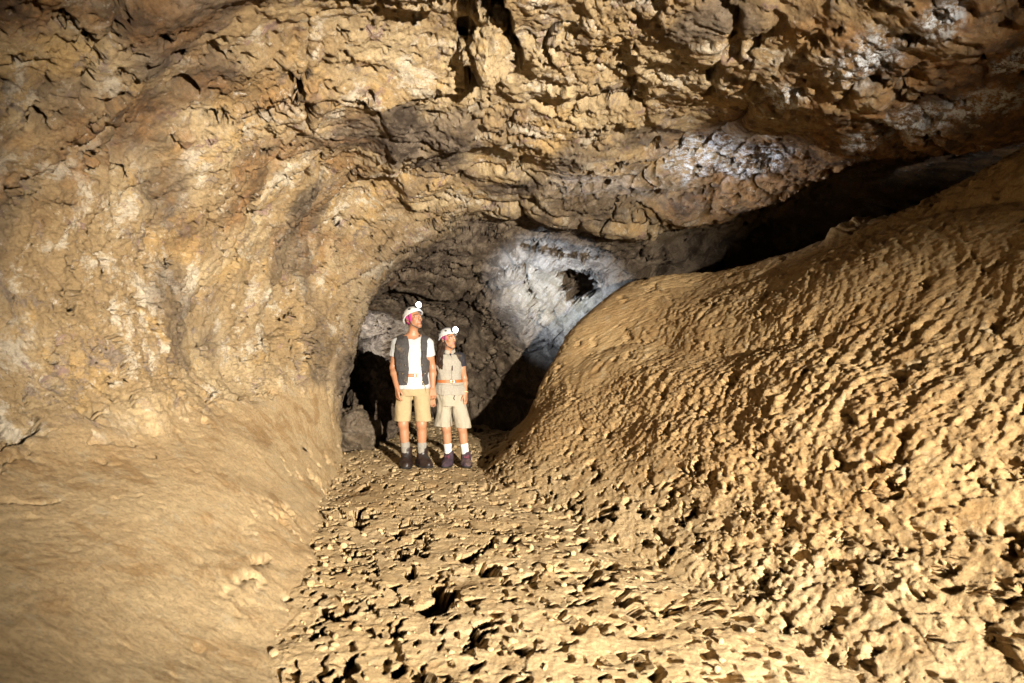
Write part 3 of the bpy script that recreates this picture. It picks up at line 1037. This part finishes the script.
def foot(f, ank, toe, s=1.0, inf=0.0):
    a = np.asarray(ank, float); t = np.asarray(toe, float)
    d = unit((t - a) * np.array((1, 1, 0))); side = np.array((-d[1], d[0], 0))
    heel = np.array((a[0], a[1], 0)) - d * .055 * s
    zb = .036 * s
    f.cone(heel + (0, 0, zb + .006), np.array((t[0], t[1], 0)) - d * .10 * s + (0, 0, zb), .040 * s + inf, .046 * s + inf, .03, flat=(side, 1.02))
    f.cone(np.array((t[0], t[1], 0)) - d * .11 * s + (0, 0, zb), np.array((t[0], t[1], 0)) - d * .045 * s + (0, 0, .032 * s), .046 * s + inf, .034 * s + inf, .03, flat=(side, 1.12))
    f.cone(a, heel + d * .10 * s + (0, 0, .06 * s), .046 * s + inf, .045 * s + inf, .04)
    return d, side, heel


def footwear(root, name, mat, ank, toe, top, r, s, lace=None):
    """boot or shoe with its sole (and laces)"""
    a = np.asarray(ank, float); t = np.asarray(toe, float)
    lo = np.minimum(a, t) - .14; hi = np.maximum(a, t) + .14
    lo[2], hi[2] = -.03, top + .06
    f = Field(lo, hi, .0045)
    d, side, heel = foot(f, a * (1, 1, 0) + (0, 0, min(a[2], .11)), t, s, .010)
    f.cone((a[0], a[1], .10), (a[0] + .006, a[1] + .008, top), r * .95, r * 1.1, .03)
    f.cut(lambda x, y, z: np.maximum(.016 - z, z - top) + 0 * x + 0 * y)
    f.ruffle(.004, 18, 5)
    o = f.obj(name, mat, root)
    g = Field(lo, hi, .0045)
    foot(g, a * (1, 1, 0) + (0, 0, .09), t, s, .016)
    g.cut(lambda x, y, z: np.maximum(-z, z - .022) + 0 * x + 0 * y)
    g.obj("sole", M_SOLE, o, 1)
    if lace:
        g = Field(lo, hi, .003)
        for i, q in enumerate(np.linspace(.25, .85, 5)):
            p = a * (1, 1, 0) + d * (.045 + .085 * (1 - q)) * s + np.array((0, 0, .055 + .085 * q)) * s
            g.cone(p - side * .026, p + side * .026, .0042, .0042, .002)
            g.cone(p - side * .026, p + side * .026 + np.array((0, 0, .014)), .0038, .0038, .002)
        g.obj("lace", lace, o, 1)


def sock(root, mat, ank, knee, z0, z1, r0, r1):
    a, k = np.asarray(ank, float), np.asarray(knee, float)
    at = lambda z: a + (k - a) * (z - a[2]) / (k[2] - a[2])
    f = Field(np.minimum(at(z0), at(z1)) - .10, np.maximum(at(z0), at(z1)) + .10, .0045)
    f.cone(at(z0), at(z1), r0, r1, .01)
    f.cut(lambda x, y, z: z - z1 + 0 * x + 0 * y)
    f.cone(at(z1) - (0, 0, .004), at(z1) + (0, 0, .004), r1 + .004, r1 + .004, .004)
    f.ruffle(.003, 40, 9)
    f.obj("sock", mat, root)


def limbs(f, K):
    for sd in 'LR':
        h, k, a, t = [np.asarray(K[n + sd], float) for n in ('hip', 'knee', 'ankle', 'toe')]
        s = K['bulk']
        f.cone(h, k, .080 * s, .056 * s, .03)
        f.cone(k, a, .052 * s, .036 * s, .03)
        m = k + (a - k) * .32
        f.ell(m + np.array((0, .018, 0)) * s, np.array((.050, .052, .115)) * s, None, .03)      # calf
        f.ell(k + np.array((0, -.022, 0)) * s, np.array((.036, .028, .042)) * s, None, .03)      # kneecap
        foot(f, a * (1, 1, 0) + (0, 0, .10), t, K['fs'])
        S_, e, w = [np.asarray(K[n + sd], float) for n in ('sh', 'el', 'wr')]
        b = K['arm']
        f.cone(S_, e, .050 * b, .038 * b, .035)
        f.ell(S_ + (e - S_) * .45 + np.array((0, -.010, 0)), np.array((.042, .044, .085)) * b, None, .03)
        f.cone(e, e + (w - e) * .3, .038 * b, .041 * b, .02)
        f.cone(e + (w - e) * .3, w, .041 * b, .0265 * b, .02)
        hd = K['hand' + sd]
        hand(f, w, hd[0], hd[1], hd[2], hd[3], hd[4])


def settle(root, x, y):
    root.location = (x, y, ground_z(x, y, .18) + .004)


# ---- the man
def build_man():
    K = dict(bulk=1.0, fs=1.04, arm=1.02,
             hipL=(-.090, .0, .90), kneeL=(-.110, -.012, .485), ankleL=(-.078, .02, .11), toeL=(-.055, -.165, .03),
             hipR=(.088, .0, .90), kneeR=(.098, -.02, .485), ankleR=(.100, .02, .11), toeR=(.215, -.115, .03),
             shL=(-.180, .0, 1.388), elL=(-.226, .01, 1.115), wrL=(-.160, -.125, .905),
             shR=(.160, .015, 1.388), elR=(.212, .055, 1.115), wrR=(.222, -.005, .895),
             handL=((.10, -.10, -1), (.75, .55, .1), (.2, -1, .1), 1.03, .42),
             handR=((.02, .03, -1), (-.35, .9, 0), (-1, -.3, 0), 1.03, .55))
    T = [(.80, 0, .01, .14, .105), (.90, 0, .005, .168, .120), (1.02, -.004, 0, .150, .108), (1.14, -.008, 0, .156, .108), (1.28, -.010, 0, .178, .122),
         (1.37, -.012, .002, .180, .115), (1.43, -.012, .006, .150, .090), (1.475, -.010, .008, .085, .065), (1.50, -.006, .005, .058, .056)]
    YAW = 12
    c, R, s = np.array((.012, -.012, 1.662)), rot(46, 15, 0), 1.0
    skin = (.32, .152, .078)
    f = Field((-.40, -.36, -.02), (.42, .24, 1.84), .0045)
    f.loft(T, -.006, YAW)
    for q in (-1, 1):
        f.cone((q * .07, .01, 1.445), K['shL' if q < 0 else 'shR'], .050, .058, .04)
    f.cone((-.008, .008, 1.46), c + R @ np.array((0, .012, -.05)), .052, .050, .03)
    limbs(f, K)
    head(f, c, R, s)
    root = f.obj("person", M_SKIN, None, 1, lambda P: face_tint(P, c, R, s, skin, (.36, .13, .09), (.03, .017, .01), .45))
    set_tags(root, "taller person in charcoal vest over white t-shirt and tan shorts, looking up", "person", "cave visitors wearing helmets")
    # hair at the nape
    g = Field(c - .2, c + .2, .0045)
    g.ell(c + R @ np.array((0, .022, .022)), (.083, .098, .092), R)
    g.cut(lambda x, y, z: np.maximum(-.02 - ((x - c[0]) * R[0, 1] + (y - c[1]) * R[1, 1] + (z - c[2]) * R[2, 1]),
                                     -.058 - ((x - c[0]) * R[0, 2] + (y - c[1]) * R[1, 2] + (z - c[2]) * R[2, 2])))
    g.ruffle(.004, 40, 3)
    g.obj("hair", M_HAIR, root)
    lamp = helmet_set(root, c, R, s, 'scarf', (0, -.100, .128), True)
    # t-shirt
    g = Field((-.40, -.26, .82), (.40, .26, 1.55), .005)
    g.loft(T, .016, YAW, .885, 1.455)
    g.loft([t for t in T if t[0] < 1.1], .021, YAW * .6, .885, 1.05)
    for q in 'LR':
        S_, e = np.asarray(K['sh' + q]), np.asarray(K['el' + q])
        m = S_ + (e - S_) * .52
        g.cone(np.array((S_[0] * .4, .01, 1.425)), S_, .052, .058, .03)
        g.cone(S_, m, .058, .063, .03)
        dn = unit(e - S_)
        g.cone(m - dn * .004, m + dn * .12, .054, .054, .004, 's')
        g.put(lambda x, y, z: -((x - m[0]) * dn[0] + (y - m[1]) * dn[1] + (z - m[2]) * dn[2]), m - .10, m + .14, .001, 's')
    g.ell((.0, -.045, 1.475), (.078, .075, .045), rot(YAW), .012, 's')
    g.ruffle(.010, (9, 9, 5), 15)
    g.obj("t_shirt", M_TEE, root)
    # vest, open in front
    g = Field((-.36, -.28, .84), (.36, .28, 1.58), .005)
    g.loft(T, .032, YAW, .925, 1.475)
    for q in 'LR':
        S_ = np.asarray(K['sh' + q])
        g.cone((S_[0] * .45, .012, 1.44), (S_[0] * .80, .01, 1.425), .058, .058, .03)
    g.loft(T, .016, YAW, .80, 1.60, .003, 's')
    cy, sy = math.cos(math.radians(YAW)), math.sin(math.radians(YAW))

    def opening(x, y, z):
        u, v = x * cy + y * sy, -x * sy + y * cy
        half = np.interp(z, (.9, 1.1, 1.35, 1.45, 1.5), (.082, .072, .066, .075, .085))
        return np.maximum(np.abs(u - .012) - half, v)
    g.put(opening, (-.2, -.3, .84), (.2, .1, 1.58), .006, 's')
    for q in 'LR':
        S_ = np.asarray(K['sh' + q])
        g.ell(S_ + np.array((.035 * np.sign(S_[0]), 0, -.07)), (.075, .095, .125), None, .012, 's')
    g.ell((.0, -.02, 1.50), (.072, .085, .06), None, .01, 's')
    g.ruffle(.009, (8, 8, 6), 35, .0012)
    vest = g.obj("vest", M_VEST, root)
    # stand-up collar, pockets, snaps
    g = Field((-.2, -.2, 1.38), (.2, .2, 1.58), .0045)
    for i in range(13):
        a0, a1 = [math.radians(-35 + (250) * (i + j) / 13) for j in (0, 1)]
        p = [np.array((.088 * math.cos(a), .012 + .080 * math.sin(a), 1.468 + .016 * math.sin(a))) for a in (a0, a1)]
        g.cone(p[0], p[1], .011, .011, .006, flat=((0, 0, 1), 2.4))
    g.obj("collar", M_VEST, vest)
    Rv = rot(YAW)

    def on_front(u, z, out):
        row = [np.interp(z, [t[0] for t in T], [t[i] for t in T]) for i in (1, 2, 3, 4)]
        rx, ry = row[2] + out, row[3] + out
        v = -ry * (1 - (abs(u) / rx) ** 2.3) ** (1 / 2.3)
        p = Rv @ np.array((u, v, 0)) + np.array((row[0], row[1], z))
        return p, Rv @ rot(math.degrees(math.atan(-(-u) / rx * ry / rx * 1.6)) if rx else 0)
    for u, z, w, hgt in ((-.122, 1.02, .044, .062), (.128, 1.02, .036, .062), (-.120, 1.26, .036, .045), (.125, 1.26, .030, .045)):
        p, Rp = on_front(u, z, .034)
        g = Field(p - .1, p + .1, .0045)
        g.box(p, (w, .010, hgt), Rp, .008)
        g.box(p + Rp @ np.array((0, -.006, hgt * .7)), (w + .002, .009, hgt * .28), Rp, .006, .002)
        g.ruffle(.004, 20, 77)
        g.obj("pocket", M_VEST, vest)
    for u, z in ((-.088, .965), (-.120, 1.055), (.098, .965), (.128, 1.055), (-.087, 1.15), (.095, 1.15)):
        p, Rp = on_front(u, z, .050)
        g = Field(p - .03, p + .03, .003)
        g.ell(p, (.0085, .006, .0085), Rp)
        g.obj("snap_button", M_METAL, vest)
    b = band_loft(root, "belt", T, M_LEATHER, .029, 1.035, .019, YAW)
    p, Rp = on_front(.03, 1.035, .035)
    g = Field(p - .05, p + .05, .003)
    g.box(p, (.024, .006, .021), Rp, .004); g.box(p, (.015, .012, .012), Rp, .003, .001, 's')
    g.obj("buckle", M_METAL, b)
    # shorts
    g = Field((-.30, -.26, .44), (.32, .26, 1.08), .005)
    g.loft([t for t in T if t[0] < 1.1], .008, YAW * .6, .80, 1.02)
    for q, hem in (('L', (-.118, -.005, .515)), ('R', (.112, -.012, .515))):
        h = np.asarray(K['hip' + q])
        g.cone(h * (1, 1, 0) + (0, 0, .86), hem, .096, .090, .02, flat=((1, 0, 0), 1.02))
    g.cone((0, -.02, .50), (-.002, -.02, .735), .022, .006, .02, 's', flat=((0, 1, 0), 8))
    g.ruffle(.012, (7, 7, 4), 55, .0008)
    g.cut(lambda x, y, z: .515 - z + 0 * x + 0 * y)
    for hem in ((-.118, -.005, .515), (.112, -.012, .515)):
        g.cone(np.array(hem) + (0, 0, .0), np.array(hem) - (0, 0, .10), .074, .074, .004, 's')
    sh = g.obj("shorts", M_TAN, root)
    for q, x in (('L', -.150), ('R', .152)):
        g = Field((x - .08, -.2, .78), (x + .08, .05, .98), .0045)
        g.chain([(x * .78, -.118, .965), (x, -.088, .90), (x * 1.05, -.062, .83)], [.0055] * 3, .004)
        g.obj("pocket_seam", M_TAN, sh)
    for q in 'LR':
        sock(root, M_GREYSOCK, K['ankle' + q], K['knee' + q], .16, .245, .050, .050)
        footwear(root, "boot", M_BOOT, K['ankle' + q], K['toe' + q], .215, .056, 1.06, M_SOLE)
    return root, lamp


def build_woman():
    K = dict(bulk=.90, fs=.92, arm=.80,
             hipL=(-.080, .0, .80), kneeL=(-.062, -.015, .44), ankleL=(-.040, .02, .10), toeL=(-.070, -.165, .03),
             hipR=(.070, .0, .80), kneeR=(.118, -.02, .44), ankleR=(.160, .01, .10), toeR=(.190, -.150, .03),
             shL=(-.168, .03, 1.245), elL=(-.212, .06, 1.005), wrL=(-.225, -.01, .815),
             shR=(.098, .0, 1.245), elR=(.142, .035, 1.00), wrR=(.158, -.035, .835),
             handL=((.05, -.02, -1), (.55, -.8, 0), (-.5, -1, 0), .92, .45),
             handR=((.02, -.05, -1), (-.85, .4, 0), (-.3, -1, 0), .92, .38))
    T = [(.72, -.01, .01, .135, .110), (.82, -.015, .005, .162, .122), (.90, -.025, 0, .148, .110), (.98, -.03, 0, .122, .092), (1.06, -.034, 0, .122, .095),
         (1.15, -.036, -.004, .140, .116), (1.22, -.036, .002, .138, .098), (1.265, -.036, .008, .118, .076), (1.30, -.036, .010, .062, .056), (1.33, -.036, .008, .046, .046)]
    YAW = 22
    c, R, s = np.array((-.036, -.022, 1.452)), rot(46, 6, 0), .915
    skin = (.34, .168, .090)
    f = Field((-.40, -.34, -.02), (.36, .24, 1.62), .0045)
    f.loft(T, -.006, YAW)
    f.cone((-.09, .02, 1.268), K['shL'], .036, .044, .03)
    f.cone((.02, .005, 1.268), K['shR'], .036, .044, .03)
    f.cone((-.036, .008, 1.28), c + R @ np.array((0, .012, -.05)), .043, .042, .03)
    limbs(f, K)
    head(f, c, R, s, True)
    root = f.obj("person", M_SKIN, None, 1, lambda P: face_tint(P, c, R, s, skin, (.42, .12, .11), (.035, .02, .012)))
    set_tags(root, "shorter person with long dark hair in belted beige vest and beige shorts", "person", "cave visitors wearing helmets")
    # hair: cap at the back and a long lock over the shoulder
    g = Field((-.30, -.26, 1.05), (.16, .2, 1.62), .0045)
    g.ell(c + R @ np.array((0, .024, .020)), np.array((.084, .098, .092)) * s, R)
    cutp = c + R @ np.array((0, -.012, 0))
    g.put(lambda x, y, z: -((x - cutp[0]) * R[0, 1] + (y - cutp[1]) * R[1, 1] + (z - cutp[2]) * R[2, 1]), c - .2, c + .2, .005, 's')
    for dx, dy, r in ((0, 0, 1), (-.018, .012, .8), (.014, -.010, .75)):
        o = np.array((dx, dy, 0))
        g.chain([c + (-.070, .035, .02) + o, c + (-.082, .01, -.07) + o, np.array((-.122, -.045, 1.32)) + o, np.array((-.128, -.098, 1.235)) + o,
                 np.array((-.118, -.125, 1.17)) + o * 1.2, np.array((-.112, -.128, 1.115)) + o], np.array([.038, .040, .038, .034, .025, .008]) * r, .012)
    g.ruffle(.010, (34, 34, 5), 8)
    g.obj("hair", M_HAIR, root)
    lamp = helmet_set(root, c, R, s, 'pad', (0, -.118, .100), True)
    # dark jersey with short sleeves
    g = Field((-.32, -.2, .95), (.28, .2, 1.36), .005)
    g.loft(T, .006, YAW, 1.0, 1.29)
    for q in 'LR':
        S_, e = np.asarray(K['sh' + q]), np.asarray(K['el' + q])
        m = S_ + (e - S_) * .42
        dn = unit(e - S_)
        g.cone(np.array((-.036 + (S_[0] + .036) * .5, .01, 1.262)), S_, .044, .055, .03)
        g.cone(S_, m, .055, .053, .02)
        g.put(lambda x, y, z: -((x - m[0]) * dn[0] + (y - m[1]) * dn[1] + (z - m[2]) * dn[2]), m - .08, m + .10, .001, 's')
    g.ruffle(.006, 12, 65)
    g.obj("jersey", M_DARKTEE, root)
    # beige vest with stand-up collar
    g = Field((-.30, -.26, .76), (.26, .26, 1.40), .005)
    Tv = [list(t) for t in T]
    for t in Tv:
        if t[0] < .95: t[3] += .006
    g.loft(Tv, .020, YAW, .825, 1.275)
    g.loft([t for t in Tv if t[0] < 1.0], .026, YAW * .8, .825, .93)
    for q in 'LR':
        S_ = np.asarray(K['sh' + q])
        g.ell(S_ + np.array((.046 * np.sign(S_[0]), 0, -.045)), (.048, .075, .090), None, .01, 's')
    g.cone((-.036, .012, 1.25), (-.036, .008, 1.345), .082, .066, .02)
    g.cone((-.036, .008, 1.28), (-.036, .004, 1.37), .054, .062, .004, 's')
    g.cut(lambda x, y, z: z - 1.345 - .35 * (y - .0) + 0 * x)
    cy, sy = math.cos(math.radians(YAW)), math.sin(math.radians(YAW))

    def vneck(x, y, z):
        u, v = (x + .036) * cy + y * sy, -(x + .036) * sy + y * cy
        return np.maximum(np.abs(u) - np.interp(z, (1.14, 1.2, 1.34, 1.4), (-.005, -.001, .012, .02)), v)
    g.put(vneck, (-.2, -.25, 1.12), (.15, .05, 1.42), .006, 's')
    g.ruffle(.010, (9, 9, 5), 95, .0014)
    vest = g.obj("vest", M_LINEN, root)
    Rv = rot(YAW)

    def front(z, out, u=0.0):
        row = [np.interp(z, [t[0] for t in T], [t[i] for t in T]) for i in (1, 2, 3, 4)]
        return Rv @ np.array((u, -(row[3] + out) * (1 - min(.95, abs(u) / (row[2] + out)) ** 2.3) ** (1 / 2.3), 0)) + np.array((row[0], row[1], z))
    g = Field((-.14, -.24, .82), (.12, .02, 1.20), .0035)
    zz = np.linspace(.84, 1.15, 12)
    g.chain([front(z, .021) for z in zz], [.0055] * 12, .003)
    zp = g.obj("zip", M_LINEN, vest)
    g = Field((-.14, -.24, 1.05), (.12, .02, 1.20), .0035)
    g.chain([front(1.15, .028), front(1.105, .030)], [.006, .008], .003)
    g.obj("zip_pull", M_CORD, zp)
    b = band_loft(root, "belt", T, M_LEATHER, .030, .975, .017, YAW)
    p = front(.975, .034)
    g = Field(p - .05, p + .05, .003)
    g.box(p, (.024, .006, .020), Rv, .004); g.box(p, (.014, .012, .011), Rv, .003, .001, 's')
    g.obj("buckle", M_METAL, b)
    # wide shorts
    g = Field((-.32, -.26, .38), (.34, .26, .92), .005)
    g.loft([t for t in T if t[0] < .95], .006, YAW * .6, .70, .88)
    for q, hem, r in (('L', (-.095, -.015, .455), .110), ('R', (.125, -.02, .445), .100)):
        h = np.asarray(K['hip' + q])
        g.cone((h[0], h[1] + .005, .73), hem, .090, r, .02)
    g.cone((.012, -.03, .43), (-.005, -.03, .66), .014, .003, .02, 's', flat=((0, 1, 0), 8))
    g.ruffle(.016, (8, 8, 3), 115, .0008)
    g.cut(lambda x, y, z: .452 - z - .06 * x + 0 * y)
    for hem, r in (((-.095, -.015, .455), .110), ((.125, -.02, .445), .100)):
        g.cone(np.array(hem), np.array(hem) - (0, 0, .10), r - .018, r - .018, .004, 's')
    sh = g.obj("shorts", M_BEIGE, root)
    p = front(.80, .020)
    g = Field(p - .08, p + .08, .0035)
    g.chain([p + (0, 0, .045), p + (.006, -.004, .015), p + (-.006, -.006, -.012), p + (.004, -.006, -.034)], [.0045] * 4, .003)
    g.obj("drawstring", M_CORD, sh)
    for q in 'LR':
        sock(root, M_WHITESOCK, K['ankle' + q], K['knee' + q], .12, .235, .044, .043)
        footwear(root, "shoe", M_SHOE, K['ankle' + q], K['toe' + q], .165, .048, .90, M_LACE)
    w, e = np.asarray(K['wrR']), np.asarray(K['elR'])
    d = unit(w - e)
    w = w - d * .012
    ax1 = unit(np.cross(d, (0, 1, 0))); ax2 = np.cross(d, ax1)
    g = Field(w - .06, w + .06, .0035)
    ring = [w + .027 * (ax1 * math.cos(a) + ax2 * math.sin(a)) for a in np.linspace(0, 2 * math.pi, 17)]
    g.chain(ring, [.0065] * 17, .002)
    g.obj("bracelet", M_BRACELET, root)
    return root, lamp


man, man_lamp = build_man()
settle(man, -1.115, 7.70)
woman, woman_lamp = build_woman()
settle(woman, -.69, 7.84)
for who, lp, aim, pw in ((man, man_lamp, pt(740, 148, 6.7), 1000), (woman, woman_lamp, pt(558, 288, 10.1), 2400)):  # woman's spot is added: turned back onto the end wall, away from her lens
    l = np.array(who.location) + lp
    spot("spot_at_headlamp", l, aim, pw, 52 if who is woman else 40, 1.0, (.50, .69, 1.0) if who is woman else (.85, .9, 1.0), .02)

# ------------------------------------------------------------------ loose rocks
import bmesh


def rock(name, loc, r, seed, mat, label, cat="boulder", group=None, turn=0, grey=.6, sub=6):
    bm = bmesh.new()
    bmesh.ops.create_icosphere(bm, subdivisions=sub, radius=1.0)
    V = np.array([v.co[:] for v in bm.verts], np.float32)
    F = np.array([[v.index for v in f.verts] for f in bm.faces], np.int32)
    bm.free()
    N = V.copy()
    Q = V * np.asarray(r, np.float32)
    m = float(np.mean(r))
    O = Q + np.float32(seed * 3.7)
    F1, F2, rr, tilt = vor(warp(O, 2 / m, .1 * m, seed), 1.5 / m, seed)
    Q = Q + N * (m * (.55 * tilt + .18 * (rr - .5) + .10 * fbm(O, 1.6 / m, 4, seed)))[:, None]
    F1, F2, rr, tilt = vor(warp(O, 6 / m, .03 * m, seed), 5 / m, seed + 3)
    Q = Q + N * (m * (.16 * tilt + .03 * fbm(O, 9 / m, 4, seed, .65)))[:, None]
    c, s = math.cos(turn), math.sin(turn)
    Q = np.stack([Q[:, 0] * c - Q[:, 1] * s, Q[:, 0] * s + Q[:, 1] * c, Q[:, 2]], 1)
    o = link_mesh(name, Q, F, mat, attrs={'grey': np.full(len(Q), grey), 'white': np.zeros(len(Q)), 'rust_and_shade': np.zeros(len(Q)), 'mud': np.zeros(len(Q))})
    o.location = loc
    return set_tags(o, label, cat, group)


q = hit(487, 52)
rock("wedged_boulder", q + np.array((0, .06, .10)), (.155, .30, .36), 3, M_ROCK, "tan boulder wedged in the dark cleft of the cave ceiling", turn=.3, grey=.15)
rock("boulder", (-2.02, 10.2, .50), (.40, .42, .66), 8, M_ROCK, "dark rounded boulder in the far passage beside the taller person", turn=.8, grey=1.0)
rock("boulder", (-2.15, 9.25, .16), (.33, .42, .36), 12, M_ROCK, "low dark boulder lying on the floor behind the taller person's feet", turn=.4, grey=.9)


def crumbs():
    """loose crumbs of dried mud lying on the floor and at the foot of the bank"""
    rng = np.random.default_rng(5)
    bm = bmesh.new(); bmesh.ops.create_icosphere(bm, subdivisions=2, radius=1.0)
    V = np.array([v.co[:] for v in bm.verts], np.float32); F = np.array([[v.index for v in f.verts] for f in bm.faces], np.int32)
    bm.free()
    pick = FLOOR[rng.choice(len(FLOOR), 9000)]
    pick = pick[(pick[:, 1] > 2.2) & (pick[:, 1] < 9) & (rng.random(len(pick)) < .6)][:500]
    q = FLOOR.reshape(-1, NXF, 3)[:, 60:190].reshape(-1, 3)              # more along the foot of the slope
    q = q[rng.choice(len(q), 6000)]
    pick = np.concatenate([pick, q[(q[:, 1] > 2.0) & (q[:, 1] < 8)][:150]])
    n = len(pick)
    r = (.005 + .016 * rng.random(n) ** 3.5).astype(np.float32)
    P = V[None] * r[:, None, None] * (1 + .35 * rng.normal(size=(n, 1, 3)).clip(-1, 1)).astype(np.float32)
    o = P + rng.random((n, 1, 3)).astype(np.float32) * 60
    nz = vor((o / (r[:, None, None] * 1.3)).reshape(-1, 3).astype(np.float32), 1.0, 2)
    P = P * (1 + .45 * nz[3] + .25 * (nz[2] - .5)).reshape(n, -1, 1)
    P += pick[:, None, :]
    P[..., 2] += .35 * r[:, None]
    faces = (F[None] + (np.arange(n) * len(V))[:, None, None]).reshape(-1, 3)
    o = link_mesh("mud_crumbs", P.reshape(-1, 3), faces, M_FLOOR, smooth=False)
    set_tags(o, "small loose crumbs of dried mud scattered over the cave floor", "crumbs", kind='stuff')


crumbs()
